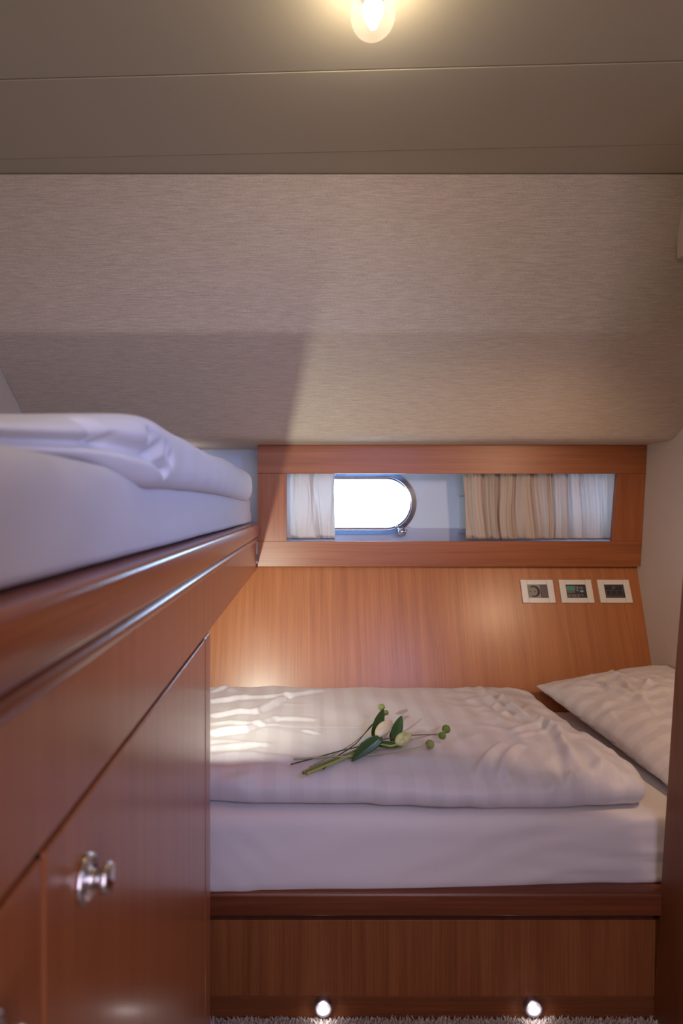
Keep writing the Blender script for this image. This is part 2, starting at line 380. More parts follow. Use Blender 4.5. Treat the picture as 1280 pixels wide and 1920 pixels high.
def swept(prof, c0, c1, cz, n=24):          # prof: (radius, y)
    v = []; f = []; m = None
    for r, y in prof:
        s = stadium(c0, c1, cz, r, n); m = len(s)
        v += [(x, y, z) for x, z in s]
    k = len(prof)
    for j in range(k):
        for i in range(m):
            a = (i+1) % m; jj = (j+1) % k
            f.append((j*m+i, j*m+a, jj*m+a, jj*m+i))
    return fixn(mesh('ring', v, f))
for n, (c0, c1, cz, r) in enumerate(ports):
    wdw = empty('window_%d' % (n+1), ((c0+c1)/2, HY, cz)); tag(wdw, kind='structure')
    y0 = HY-0.011
    fr = link('window_frame', swept([(r+0.030, y0), (r+0.029, y0-0.005), (r+0.014, y0-0.009), (r+0.012, y0-0.004), (r+0.010, y0-0.004), (r+0.008, y0-0.016), (r+0.002, y0-0.017), (r-0.001, y0-0.010), (r, y0+0.020), (r+0.008, y0+0.022), (r+0.010, y0)], c0, c1, cz), M_steel, wdw, smooth=True)
    fr.modifiers.new('es', 'EDGE_SPLIT').split_angle = math.radians(50)
    s = stadium(c0, c1, cz, r+0.001)
    prism('glass_pane', [(x, HY+0.004, z) for x, z in s], (0, 0.005, 0), M_pane, wdw)
    if n == 0:
        # swing latch at the lower right of the ring
        mb = MB(); c = Vector((0.372, y0-0.018, -0.088))
        T = frame_T(c, (1, 0, 0), (0, 0, 1))
        mb.lathe([(0.0, -0.018), (0.016, -0.017), (0.016, -0.006), (0.012, 0.0), (0.010, 0.002), (0, 0.003)], frame_T(c+Vector((0.004, 0.0, -0.006)), (0, 0, 1), (1, 0, 0)), 24, cap=False)
        mb.tube([c+Vector((-0.020, -0.004, 0.022)), c+Vector((-0.010, -0.008, 0.010)), c+Vector((0.0, -0.010, -0.006))], [0.004, 0.0055, 0.005], 12)
        mb.tube([c+Vector((0.004, -0.010, -0.010)), c+Vector((0.018, -0.012, -0.004)), c+Vector((0.026, -0.010, 0.004))], [0.0045, 0.006, 0.003], 12)
        mb.tube([c+Vector((0.010, -0.010, -0.012)), c+Vector((0.018, -0.012, -0.016))], [0.006, 0.005], 12)
        mb.build('latch', M_chrome, wdw, smooth=True)
        # maker's mark on the upper ring: a tiny ring and a short word, too small to read
        mb = MB(); z = cz+r+0.0215; x = 0.130; yy = y0-0.0085
        for i in range(12):
            a0 = i*math.pi/6; T2 = frame_T((x+0.0035*math.cos(a0), yy, z+0.0035*math.sin(a0)), (1, 0, 0), (0, 0, 1))
            mb.box(-0.0012, 0.0012, -0.0008, 0.0008, -0.0004, 0.0004, T=T2)
        for i in range(5):
            xx = x+0.009+i*0.005
            mb.box(xx, xx+0.001, yy-0.0004, yy+0.0004, z-0.002, z+0.002)
            mb.box(xx, xx+0.0033, yy-0.0004, yy+0.0004, z-(0.002 if i % 2 else -0.001), z-(0.001 if i % 2 else -0.002))
        mb.build('maker_mark', M_dgrey, wdw)

# curtains
def curtain(x0, x1, dens, label, gather=None, seed=0, lean=0.0):
    z0, z1 = -0.118, 0.185; nz = 26; nx = int((x1-x0)*1500)
    rnd = random.Random(seed); v = []; f = []
    ph = []; p = 0
    for i in range(nx+1):
        p += (0.8+0.9*noise.noise(Vector((i*0.02, seed, 0))))*dens*(x1-x0)/nx; ph.append(p)
    for j in range(nz+1):
        t = j/nz; z = z0+(z1-z0)*t
        for i in range(nx+1):
            u = i/nx; x = x0+(x1-x0)*u
            a = 0.0190*(0.75+0.5*noise.noise(Vector((u*9, t*1.2, seed+4))))
            q = ph[i]*2*math.pi+1.1*noise.noise(Vector((u*7, t*1.6, seed)))+(0.6*t)
            y = 2.185+a*math.asin(0.97*math.sin(q))/1.4+0.0035*math.sin(2.7*q+1)+0.0016*math.sin(6.1*q+2*t)+0.004*noise.noise(Vector((u*14, t*2.5, seed+9)))
            dx = 0.012*noise.noise(Vector((u*6, t*1.4, seed+2)))+0.004*math.cos(q)
            if gather: dx += gather*(x-x0)/(x1-x0)*math.sin(math.pi*(1-t))
            dx += lean*(1-t)*(1-u)
            v.append((x+dx, y, z))
    for j in range(nz):
        for i in range(nx):
            a = j*(nx+1)+i; f.append((a, a+1, a+nx+2, a+nx+1))
    o = link('curtain', mesh('curtain', v, f), M_curtain, smooth=True)
    hm = MB()
    pts = [Vector(v[i])+Vector((0, -0.001, 0.002)) for i in range(0, nx+1, 2)]
    hm.tube([p for p in pts], 0.0032, 6)
    hm.build('hem', plain('curtain_hem', (0.30, 0.22, 0.18), 0.8) if 'curtain_hem' not in bpy.data.materials else bpy.data.materials['curtain_hem'], o, smooth=True)
    tag(o, label, 'curtain'); return o
curtain(-0.10, 0.118, 9, 'short gathered beige curtain left of the porthole', gather=-0.004, seed=3)
curtain(0.588, 1.20, 20, 'long pleated beige curtain covering the right half of the window opening', seed=11, lean=0.012)

# ================================================================== lower berth
berth = empty('lower_berth', (0.25, 1.6, -H))
tag(berth, 'low wooden berth base with dark rail under the wide white mattress', 'bed')
box('front_panel', -0.80, 0.80, 1.280, 1.298, -1.066, -0.900, M_woodv2 if 'M_woodv2' in globals() else wood('wood_berth_front', (0.31, 0.105, 0.030), (0.19, 0.056, 0.015), 2, 0.45), berth, bevel=0.001)
box('kickboard', -0.80, 0.80, 1.2805, 1.298, -H-0.0118, -1.0668, wood('wood_kickboard', (0.22, 0.068, 0.019), (0.14, 0.038, 0.010), 0, 0.45), berth, bevel=0.0008)
rp = [(1.300, -0.8215), (1.262, -0.8225), (1.256, -0.826), (1.2535, -0.832), (1.2535, -0.868), (1.256, -0.874), (1.262, -0.878), (1.300, -0.878)]
prism('rail', [(-0.80, y, z) for y, z in rp], (1.62, 0, 0), M_dark, berth, bevel=0.001)
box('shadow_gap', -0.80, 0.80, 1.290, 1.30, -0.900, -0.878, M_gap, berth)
box('platform', -0.80, 1.19, 1.30, 1.93, -0.862, -0.845, M_dark, berth)

def rbox(name, x0, x1, y0, y1, z0, z1, r, res, fn, mat, parent=None, uvoff=(0, 0)):
    """closed cushion: a subdivided box pushed onto rounded edges, then shaped by fn(p, n)"""
    nx, ny, nz = max(4, int((x1-x0)/res)), max(4, int((y1-y0)/res)), max(4, int((z1-z0)/res))
    idx = {}; v = []; f = []
    def vid(i, j, k):
        if (i, j, k) not in idx:
            p = Vector((x0+(x1-x0)*i/nx, y0+(y1-y0)*j/ny, z0+(z1-z0)*k/nz))
            q = Vector((min(max(p.x, x0+r), x1-r), min(max(p.y, y0+r), y1-r), min(max(p.z, z0+r), z1-r)))
            d = p-q
            n = d.normalized() if d.length > 1e-7 else Vector((0, 0, 1))
            idx[(i, j, k)] = len(v)
            p = q+n*r if d.length > 1e-7 else p
            v.append(fn(p, n) if fn else p)
        return idx[(i, j, k)]
    for i in range(nx):
        for j in range(ny):
            f.append((vid(i,j,nz), vid(i+1,j,nz), vid(i+1,j+1,nz), vid(i,j+1,nz)))
            f.append((vid(i,j,0), vid(i,j+1,0), vid(i+1,j+1,0), vid(i+1,j,0)))
    for i in range(nx):
        for k in range(nz):
            f.append((vid(i,0,k), vid(i+1,0,k), vid(i+1,0,k+1), vid(i,0,k+1)))
            f.append((vid(i,ny,k), vid(i,ny,k+1), vid(i+1,ny,k+1), vid(i+1,ny,k)))
    for j in range(ny):
        for k in range(nz):
            f.append((vid(0,j,k), vid(0,j,k+1), vid(0,j+1,k+1), vid(0,j+1,k)))
            f.append((vid(nx,j,k), vid(nx,j+1,k), vid(nx,j+1,k+1), vid(nx,j,k+1)))
    me = mesh(name, v, f)
    uv = me.uv_layers.new(name='UVMap')
    co = [Vector(q) for q in v]
    for lp in me.loops:
        q = co[lp.vertex_index]; uv.data[lp.index].uv = (q.x+uvoff[0], q.y+uvoff[1])
    return link(name, me, mat, parent, smooth=True)

def mattress_fn(p, n):
    p = p.copy()
    side = max(0, -n.y); t = (p.z+0.85)/0.18
    if n.y < -0.3:
        left = smooth01((0.95-p.x)/1.3)
        p.y += -0.028*left*(1-t)*side                       # bulges over the rail towards the left
        p.y += 0.004*noise.noise(Vector((p.x*3, p.z*9, 1)))
        if p.x > 0.2:                                        # long pull wrinkles at the right
            g = smooth01((p.x-0.25)/0.5)
            p.y += g*0.0055*noise.noise(Vector((p.x*3.2, p.z*34+p.x*5, 4)))
        g = smooth01((0.05-p.x)/0.2)
        p.y += g*0.003*noise.noise(Vector((p.x*22+p.z*25, p.z*6, 8)))
        if t < 0.3: p.z += (0.3-t)*0.05*smooth01((p.x-0.1)/0.7)
    if n.y < -0.3:
        r_ = 1-abs(noise.noise(Vector((p.x*2.2+p.z*4, p.z*20-p.x*2.0, 21)))); p.y -= 0.005*max(0, r_-0.75)/0.25*smooth01((p.x-0.2)/0.4)
        r_ = 1-abs(noise.noise(Vector((p.x*3-p.z*8, p.z*12, 31)))); p.y -= 0.0025*max(0, r_-0.8)/0.2
    p.y = min(p.y, yp(p.z)-0.004)
    p.z += n.z*0.0025*noise.noise(Vector((p.x*5, p.y*5, 2)))
    return p
mat = rbox('mattress', -0.78, 1.185, 1.282, 1.955, -0.842, -0.672, 0.028, 0.012, mattress_fn, M_sheet)
tag(mat, 'thick mattress in plain white fitted sheet on the low berth', 'mattress')

# ---- lower duvet
def px2(px, py, z=-0.60):
    q = PZ(px, py, z); return (q.x, q.y)
cre = []   # (a, b, amplitude, width) soft ridges, pulled from the photograph's folds
def C(ax, ay, bx, by, amp, wd): cre.append((px2(ax, ay), px2(bx, by), amp, wd))
C(395, 1318, 460, 1312, 0.010, 0.014); C(460, 1312, 540, 1308, 0.007, 0.012)
C(395, 1345, 480, 1338, 0.011, 0.013); C(480, 1338, 535, 1310, 0.012, 0.013); C(535, 1310, 600, 1298, 0.008, 0.014)
C(395, 1362, 520, 1362, 0.006, 0.010); C(395, 1380, 460, 1372, 0.012, 0.012); C(460, 1372, 515, 1348, 0.009, 0.012)
C(515, 1348, 590, 1350, 0.005, 0.012); C(395, 1405, 500, 1400, 0.008, 0.012); C(395, 1423, 470, 1421, 0.009, 0.011); C(470, 1421, 560, 1432, 0.006, 0.012)
C(395, 1300, 450, 1284, 0.007, 0.010)
C(570, 1372, 598, 1378, 0.008, 0.006); C(596, 1345, 598, 1376, 0.005, 0.005); C(400, 1461, 470, 1450, 0.010, 0.016)
C(598, 1290, 598, 1380, 0.002, 0.004); C(400, 1364, 960, 1366, 0.0016, 0.004)
C(890, 1445, 940, 1402, 0.009, 0.009); C(930, 1450, 968, 1405, 0.010, 0.010)
C(880, 1465, 1030, 1462, 0.006, 0.016); C(960, 1495, 1040, 1458, 0.010, 0.012); C(1030, 1450, 1040, 1500, 0.008, 0.010)
C(1040, 1380, 1060, 1450, 0.010, 0.012); C(1020, 1368, 1040, 1400, 0.010, 0.012); C(1060, 1420, 1080, 1450, 0.010, 0.014)
C(1060, 1450, 1065, 1500, 0.008, 0.012); C(1100, 1480, 1115, 1520, 0.010, 0.010); C(1040, 1500, 1110, 1515, 0.014, 0.012)
C(900, 1320, 1000, 1400, 0.004, 0.03); C(940, 1310, 1000, 1360, 0.012, 0.014); C(900, 1295, 950, 1345, 0.008, 0.014); C(1000, 1345, 1040, 1385, 0.010, 0.012)
C(960, 1380, 1020, 1360, 0.007, 0.010); C(970, 1390, 1040, 1372, 0.005, 0.008)
C(1080, 1400, 1130, 1455, 0.008, 0.020); C(1010, 1470, 1130, 1440, 0.006, 0.020); C(700, 1420, 950, 1440, 0.002, 0.03)
DX1 = 0.765
def duvet_fn(p, n):
    p = p.copy(); x, y = p.x, p.y
    v = (y-1.305)/0.66
    top = max(0, n.z)
    # outline: the right end wanders, the front edge waves
    kx = smooth01((x-0.45)/0.3)
    p.x += kx*(0.018*math.sin(v*5.5+0.4)+0.012*noise.noise(Vector((0, y*9, 1))))
    kf = smooth01((1.42-y)/0.12)
    p.y += kf*(0.010*noise.noise(Vector((x*3.5, 0, 5)))+0.005*noise.noise(Vector((x*11, 0, 7))))
    p.y -= kf*0.022*smooth01((x-0.0)/0.4)*smooth01((0.72-x)/0.2)
    p.y += kf*0.012*smooth01((-0.10-x)/0.12)
    if n.z > -0.2:
        w = min(1, (n.z+0.2))
        h = 0.007*noise.noise(Vector((x*4, y*4, 0)))+0.004*noise.noise(Vector((x*9, y*9, 3)))
        r = 1-abs(noise.noise(Vector((x*11+2, y*11, 9)))); h += 0.006*max(0, r-0.72)/0.28*smooth01((x-0.35)/0.3)
        r = 1-abs(noise.noise(Vector((x*24+2, y*15, 19)))); h += 0.003*max(0, r-0.72)/0.28*smooth01((x-0.30)/0.3)
        r = 1-abs(noise.noise(Vector((x*5, y*13+x*2, 6)))); h += 0.0045*max(0, r-0.7)/0.3*smooth01((0.1-x)/0.3)
        for a, b, amp, wd in cre:
            d, t, s = seg_d(x, y, a, b)
            if d < wd*2.2:
                g = math.exp(-(d/wd)**2*1.4); h += amp*(0.85+0.75*smooth01((x-0.2)/0.2))*g*(0.4+0.6*math.sin(math.pi*min(1, max(0, t*0.8+0.1))))
                h -= amp*0.5*math.exp(-((abs(s)-wd*1.5)/wd)**2*2)*(1 if s > 0 else 0)*(1 if 0 < t < 1 else 0)
        # slump towards the folded right end and the front edge
        h -= 0.012*smooth01((1.40-y)/0.10)+0.010*smooth01((x-0.66)/0.1)
        # thinner at the back right corner
        p.z += h*w
    # vertical gathers along the front roll
    if n.y < -0.1 or y < 1.42:
        g = smooth01((1.45-y)/0.12)
        p.y += -g*0.006*max(0, noise.noise(Vector((x*16, p.z*10, 12))))
        p.z += g*0.003*noise.noise(Vector((x*18, y*6, 15)))
    if p.z < -0.672 + 0.0015: p.z = -0.6705
    return p
duv = rbox('duvet', -0.76, DX1, 1.305, 1.962, -0.6705, -0.594, 0.036, 0.0075, duvet_fn, M_duvet)
tag(duv, 'white satin-striped duvet folded flat across the lower bed, flowers lying on it', 'duvet')
m2 = duv.modifiers.new('s', 'SUBSURF'); m2.levels = 1; m2.render_levels = 1
mb = MB(); q = PZ(1174, 1481, -0.64)
mb.tube([q+Vector((-0.03, 0.005, 0)), q+Vector((-0.008, 0, 0.0)), q+Vector((0.004, 0, 0.003))], [0.012, 0.006, 0.003], 10)
mb.build('corner_tip', M_duvet2, duv, smooth=True)

# ---- pillow, propped against the right wall
A = Vector((0.768, 1.955, -0.594)); B = Vector((0.850, 1.345, -0.652)); Cc = Vector((1.195, 1.935, -0.518)); D = Vector((1.190, 1.340, -0.580))
n = 90; v = []; f = []
def pil(u, t, s):
    uu, tt = u*2-1, t*2-1
    # edges bow inward between the corners
    u2 = 0.5+0.5*uu*(1-0.05*(1-tt*tt)); t2 = 0.5+0.5*tt*(1-0.045*(1-uu*uu))
    p = A*(1-u2)*(1-t2)+B*(1-u2)*t2+Cc*u2*(1-t2)+D*u2*t2
    nn = (Cc-A).cross(A-B).normalized()
    if nn.z < 0: nn = -nn
    th = ((1-abs(uu)**2.6)*(1-abs(tt)**2.6))**0.55
    h = 0.060*th+0.0008
    if s < 0: h = 0.050*th
    wr = 0
    e = th
    if s > 0:
        wr += 0.006*noise.noise(Vector((u*5, t*6, 0)))*e+0.003*noise.noise(Vector((u*12, t*14, 3)))*e
        for (a, b, amp, wd) in PC:
            d, tc, sg = seg_d(u*0.43, t*0.6, a, b); wr += amp*1.7*math.exp(-(d/wd)**2)*math.sin(math.pi*(0.15+0.7*tc))
        rdg = 1-abs(noise.noise(Vector((u*7-t*3, t*9, 5)))); wr += 0.006*max(0, rdg-0.75)/0.25*e
    wr += 0.004*noise.noise(Vector((u*10+s, t*20, 7)))*(1-e)
    q = p+nn*(h*s+wr)
    q.z = max(q.z, -0.671)
    q.x = min(q.x, xr(q.z)-0.003)
    return q
PC = [((0.10, 0.10), (0.16, 0.32), 0.006, 0.012), ((0.16, 0.12), (0.19, 0.30), -0.006, 0.012), ((0.22, 0.05), (0.14, 0.38), 0.006, 0.010),
      ((0.05, 0.12), (0.12, 0.20), 0.006, 0.010), ((0.14, 0.08), (0.10, 0.22), -0.005, 0.010), ((0.08, 0.42), (0.20, 0.50), 0.006, 0.014),
      ((0.25, 0.30), (0.30, 0.50), -0.006, 0.014), ((0.28, 0.18), (0.18, 0.26), 0.005, 0.010), ((0.02, 0.30), (0.12, 0.36), 0.005, 0.010)]
uvs = []
for s in (1, -1):
    for j in range(n+1):
        for i in range(n+1):
            v.append(pil(i/n, j/n, s)); uvs.append((i/n*0.43, j/n*0.60))
    b0 = 0 if s == 1 else (n+1)**2
    for j in range(n):
        for i in range(n):
            a = b0+j*(n+1)+i; q = (a, a+1, a+n+2, a+n+1); f.append(q if s == -1 else q[::-1])
me = mesh('pillow', v, f)
uvl = me.uv_layers.new(name='UVMap')
for lp in me.loops: uvl.data[lp.index].uv = uvs[lp.vertex_index]
bm = bmesh.new(); bm.from_mesh(me); bmesh.ops.remove_doubles(bm, verts=bm.verts, dist=0.0012); bm.to_mesh(me); bm.free()
pl = link('pillow', me, M_pillow, smooth=True)
tag(pl, 'plump white striped pillow propped against the right wall at the bed head', 'pillow')

# ================================================================== upper berth and cabinet at the left
XF = -0.172
ub = empty('upper_berth', (-0.5, 1.0, -0.2)); tag(ub, 'raised wooden berth along the left wall with dark rounded rail', 'bunk bed')
box('side_panel', XF-0.018, XF, -0.60, 2.118, -0.223, -0.121, M_door, ub, bevel=0.0012)
box('platform', XL+0.002, XF-0.0185, -0.60, 2.118, -0.2225, -0.205, M_woodh, ub)
box('mattress_board', XL+0.002, XF-0.019, -0.60, 2.44, -0.075, -0.058, M_dark, ub)
prof = [(-0.205, -0.055), (-0.166, -0.0545)]
for i in range(7):
    a = math.pi/2-i*math.pi/12; prof.append((-0.166+0.007*math.cos(a), -0.0615+0.007*math.sin(a)))
prof += [(-0.159, -0.096), (-0.1605, -0.0995), (-0.165, -0.1015)]
for i in range(9):
    a = math.pi/2-i*math.pi/8; prof.append((-0.170+0.0085*math.cos(a)*1.0, -0.1115+0.0088*math.sin(a)))
prof += [(-0.1725, -0.1212), (-0.205, -0.1212)]
prism('rail', [(x, -0.60, z) for x, z in prof], (0, 2.700, 0), M_darky, ub, smooth=True).modifiers.new('es', 'EDGE_SPLIT').split_angle = math.radians(50)

def ub_matt(p, n):
    p = p.copy()
    if n.x > 0.05 and p.z < 0.0: p.x += (-0.186-p.x)*smooth01(-p.z/0.015)*(1 if p.z > -0.0534 else 0.95)
    if n.x > 0.2:
        p.x += 0.003*noise.noise(Vector((p.y*4, p.z*8, 2)))+0.002*noise.noise(Vector((p.y*13, p.z*20, 5)))
        d, t, s = seg_d(p.y, p.z, (0.46, 0.030), (0.60, 0.012)); p.x -= 0.004*math.exp(-(d/0.010)**2)
        p.x += -0.004*smooth01((1.95-p.y)/-0.1)*0
    return p
um = rbox('mattress', XL+0.01, -0.187, -0.55, 2.062, -0.0535, 0.046, 0.034, 0.016, ub_matt, M_sheet2)
tag(um, 'white sheeted mattress on the raised left berth, above the dark rail', 'mattress')
def xfr(y):                    # front edge of the upper duvet, set back near the camera
    return -0.165-0.092*smooth01((0.70-y)/0.30)
def ub_duv(p, n):
    p = p.copy(); x, y = p.x, p.y
    kx = smooth01((x+0.60)/0.35)
    p.x += kx*(xfr(y)+0.172)+kx*0.006*noise.noise(Vector((0, y*6, 3)))
    t = (p.z-0.046)/0.06
    over = smooth01((y-0.55)/0.15)*smooth01((p.x+0.24)/0.05)
    if n.z < 0.3 and over > 0: p.z -= over*(0.022+0.004*math.sin(y*4))*(1-max(0, n.z)/0.3)*smooth01(1-t)
    lift = 0.010*smooth01((y-1.0)/0.5)+0.012*smooth01((y-1.55)/0.2)*0
    p.z += t*lift-0.034*t*smooth01((0.68-y)/0.25)
    if n.z > 0 or n.x > 0:
        p.z += 0.004*noise.noise(Vector((x*5, y*5, 2)))*max(0, n.z)
        p.x += 0.004*noise.noise(Vector((y*14, p.z*16, 5)))*max(0, n.x)
        for a, b, amp, wd in UC:
            d, tt, s = seg_d(y, p.z, a, b); p.x -= amp*math.exp(-(d/wd)**2)*max(0, n.x+0.4)
            p.z -= amp*0.7*math.exp(-(d/wd)**2)*max(0, n.z)
    return p
UC = [(a, b, amp*1.7, wd*0.9) for a, b, amp, wd in [((0.42, 0.052), (0.60, 0.066), 0.010, 0.006), ((0.60, 0.066), (0.68, 0.060), 0.012, 0.006), ((0.68, 0.058), (0.72, 0.044), 0.010, 0.006),
      ((0.57, 0.085), (0.585, 0.070), 0.006, 0.006), ((0.74, 0.058), (0.71, 0.075), 0.006, 0.005), ((0.66, 0.085), (0.69, 0.070), 0.006, 0.006)]]
ud = rbox('duvet', XL+0.02, -0.172, 0.05, 1.895, 0.0465, 0.104, 0.0285, 0.0050, ub_duv, M_duvet2)
tag(ud, 'thick white duvet with rolled edge on the raised left berth', 'duvet')
m2 = ud.modifiers.new('s', 'SUBSURF'); m2.levels = 1; m2.render_levels = 1

cab = empty('cabinet', (-0.5, 0.4, -H)); tag(cab, 'built-in wooden cabinet with chrome knobs beneath the raised left berth', 'cabinet')
box('carcass', XL+0.002, XF-0.019, -0.60, 1.050, -H, -0.226, M_dark, cab)
box('end_panel', XF-0.030, XF, 1.0215, 1.080, -H, -0.2275, M_door, cab, bevel=0.006)
box('end_panel', XL+0.002, XF-0.031, 1.0505, 1.080, -H, -0.2275, M_woodv, cab)
doors = []
for y0, y1 in ((0.3895, 1.0195), (-0.25, 0.3845)):
    d = box('door', XF-0.018, XF, y0, y1, -1.09, -0.2295, M_door, cab, bevel=0.0022); doors.append(d)
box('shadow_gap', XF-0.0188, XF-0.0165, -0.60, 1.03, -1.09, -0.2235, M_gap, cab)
box('joint_shade', XF-0.019, XF-0.003, 0.3847, 0.3893, -1.09, -0.2295, M_gap, cab)  # dark strip filling the door joint, stands in for the shade in it
for d, yk in ((doors[0], 0.459), (doors[1], 0.312)):
    mb = MB(); T = frame_T((XF, yk, -0.290), (0, 1, 0), (0, 0, 1))
    mb.lathe([(0.0185, 0.0), (0.0185, 0.0025), (0.0172, 0.0048), (0.0150, 0.0056), (0.0135, 0.0045), (0.0125, 0.0035), (0.0075, 0.0035), (0.0068, 0.009), (0.0070, 0.012),
              (0.0105, 0.0140), (0.0118, 0.0165), (0.0116, 0.0195), (0.0095, 0.0215), (0.005, 0.0222), (0.0005, 0.0224)], T, 40)
    k = mb.build('knob', M_chrome, d, smooth=True)
    k['label'] = 'round chrome push knob with flared rosette'

# ================================================================== switch plates on the leaning panel
tl = Vector((0, yp(-0.5)-yp(-0.2), -0.3)).normalized()       # down the panel
def plate(px0, px1, label, cat, fill):
    yc = yp(-0.30); x0 = (px0-VX)/F*yc; x1 = (px1-VX)/F*yc
    zc = -(1109-VY)/F*yc
    c = Vector(((x0+x1)/2, yp(zc)-0.0005, zc)); w2 = (x1-x0)/2; h2 = 0.042
    T = frame_T(c, (1, 0, 0), -tl)                            # local z = x cross up = towards the room (-Y)
    root = empty(cat[0], c)
    tag(root, label, cat[1])
    mb = MB()
    # side wings and top and bottom bezels around the module opening
    mb.box(-w2, -w2*0.62, -h2, h2, 0, 0.0075, T=T); mb.box(w2*0.62, w2, -h2, h2, 0, 0.0075, T=T)
    mb.box(-w2*0.615, w2*0.615, h2*0.57, h2, 0, 0.0062, T=T); mb.box(-w2*0.615, w2*0.615, -h2, -h2*0.57, 0, 0.0062, T=T)
    fr = mb.build('frame', M_white, root, bevel=0.0012)
    fill(root, T, w2*0.61, h2*0.56)
    return root
def schuko(root, T, a, b):
    mb = MB(); xc = -a*0.36; r = b*0.98
    # square module with a round well: outer ring plate built from sectors
    n = 48; v = []; f = []
    x0, x1, y0, y1 = -a, a*0.30, -b, b
    def sq(t):
        cx, cy = math.cos(t), math.sin(t); k = min((x1-xc)/cx if cx > 1e-6 else 9, (x0-xc)/cx if cx < -1e-6 else 9, y1/cy if cy > 1e-6 else 9, y0/cy if cy < -1e-6 else 9)
        return xc+cx*k, cy*k
    rr = r*0.90
    for i in range(n):
        t = 2*math.pi*i/n; sx, sy = sq(t)
        for (x, y, z) in ((sx, sy, 0.0045), (xc+rr*math.cos(t), rr*math.sin(t), 0.0045), (xc+rr*math.cos(t), rr*math.sin(t), 0.0009)): v.append(T @ Vector((x, y, z)))
    for i in range(n):
        k = (i+1) % n; f.append((3*i, 3*k, 3*k+1, 3*i+1)); f.append((3*i+1, 3*k+1, 3*k+2, 3*i+2))
    mb.add(v, f)
    m = mb.build('socket', M_grey, root)
    mb = MB(); mb.lathe([(0.0001, 0.0012), (rr, 0.0012)], T @ Matrix.Translation((xc, 0, 0)), 48, cap=False)
    w_ = mb.build('well', M_wellshade, m)  # near-black disc; the crescent left beside the face is painted shade
    mb = MB(); mb.lathe([(rr*0.86, 0.0009), (rr*0.86, 0.0015), (rr*0.80, 0.0022), (0.0001, 0.0022)], T @ Matrix.Translation((xc-rr*0.20, 0, 0)), 48, cap=False)
    mb.build('socket_face', M_grey, m)
    mb = MB()
    for dx in (-0.0095, 0.0065): mb.lathe([(0.0024, 0.0018), (0.0024, 0.0027), (0.0001, 0.0027)], T @ Matrix.Translation((xc-rr*0.18+dx, 0, 0)), 16)
    for sy in (1, -1):
        mb.box(xc-0.004-rr*0.2, xc+0.004-rr*0.2, sy*rr*0.80-0.0018, sy*rr*0.80+0.0018, 0.0, 0.0040, T=T)
        mb.box(xc+rr*0.84, xc+rr*0.97, sy*rr*0.22-0.001, sy*rr*0.22+0.001, 0.001, 0.0040, T=T)
    mb.build('contact_hole', M_black, m)
    mb = MB(); mb.box(a*0.33, a*0.99, -b*0.92, b*0.98, 0, 0.0042, T=T)
    mb.build('blank_module', M_dgrey, root, bevel=0.0008)
def ringrect(mb, T, x0, x1, y0, y1, t=0.0007, z=0.0047):
    mb.box(x0, x1, y1-t, y1, 0.004, z, T=T); mb.box(x0, x1, y0, y0+t, 0.004, z, T=T)
    mb.box(x0, x0+t, y0, y1, 0.004, z, T=T); mb.box(x1-t, x1, y0, y1, 0.004, z, T=T)
def glyphs(mb, T, x, y, n, w, h, seed):
    rnd = random.Random(seed)
    for i in range(n):
        xx = x+i*w; t = h*0.2
        if rnd.random() < .8: mb.box(xx, xx+t, y, y+h, 0.004, 0.0046, T=T)
        if rnd.random() < .7: mb.box(xx, xx+w*0.72, y, y+t, 0.004, 0.0046, T=T)
        if rnd.random() < .7: mb.box(xx, xx+w*0.72, y+h-t, y+h, 0.004, 0.0046, T=T)
        if rnd.random() < .6: mb.box(xx+w*0.72-t, xx+w*0.72, y, y+h*0.7, 0.004, 0.0046, T=T)
def climate(root, T, a, b):
    mb = MB(); mb.box(-a, a, -b, b, 0, 0.004, T=T); mb.build('control_face', M_black, root, bevel=0.0005)
    mb = MB(); ringrect(mb, T, -a*0.93, -a*0.10, b*0.10, b*0.82, 0.0009)
    glyphs(mb, T, -a*0.90, -b*0.20, 12, a*0.066, b*0.18, 5)
    for r_ in range(3):
        y = b*(0.66-0.29*r_)
        mb.box(-a*0.02, a*0.04, y-b*0.05, y+b*0.05, 0.004, 0.0046, T=T); mb.box(a*0.10, a*0.24, y-b*0.07, y+b*0.07, 0.004, 0.0044, T=T)
    for i in range(3):
        x0 = -a*0.95+i*a*0.46; ringrect(mb, T, x0, x0+a*0.36, -b*0.86, -b*0.46, 0.0006)
        mb.box(x0+a*0.14, x0+a*0.22, -b*0.76, -b*0.58, 0.004, 0.0047, T=T)
    T2 = T @ Matrix.Translation((a*0.56, -b*0.66, 0)); mb.lathe([(0.0022, 0.004), (0.0022, 0.0047), (0.0012, 0.0047), (0.0012, 0.004)], T2, 16, cap=False)
    mb.box(a*0.53, a*0.59, -b*0.50, -b*0.42, 0.004, 0.0047, T=T)
    ringrect(mb, T, a*0.36, a*0.74, b*0.36, b*0.74, 0.0005); glyphs(mb, T, a*0.42, b*0.46, 5, a*0.055, b*0.14, 9)
    mb.build('printing', M_print, root)
    mb = MB(); mb.box(-a*0.88, -a*0.15, b*0.18, b*0.74, 0.004, 0.0045, T=T); mb.build('display', M_lcd, root)
    mb = MB(); T2 = T @ Matrix.Translation((a*0.56, b*0.02, 0)) @ Matrix.Diagonal((1.5, 0.85, 1, 1)); mb.lathe([(0.0048, 0.004), (0.0048, 0.0048), (0.0001, 0.0049)], T2, 28); 
    ov = mb.build('badge', M_blue, root)
    mb = MB(); glyphs(mb, T @ Matrix.Translation((0, 0, 0.0006)), a*0.44, -b*0.05, 5, a*0.055, b*0.13, 3); mb.build('badge_print', plain('badge_white', (0.7, 0.8, 0.9), 0.5), ov)
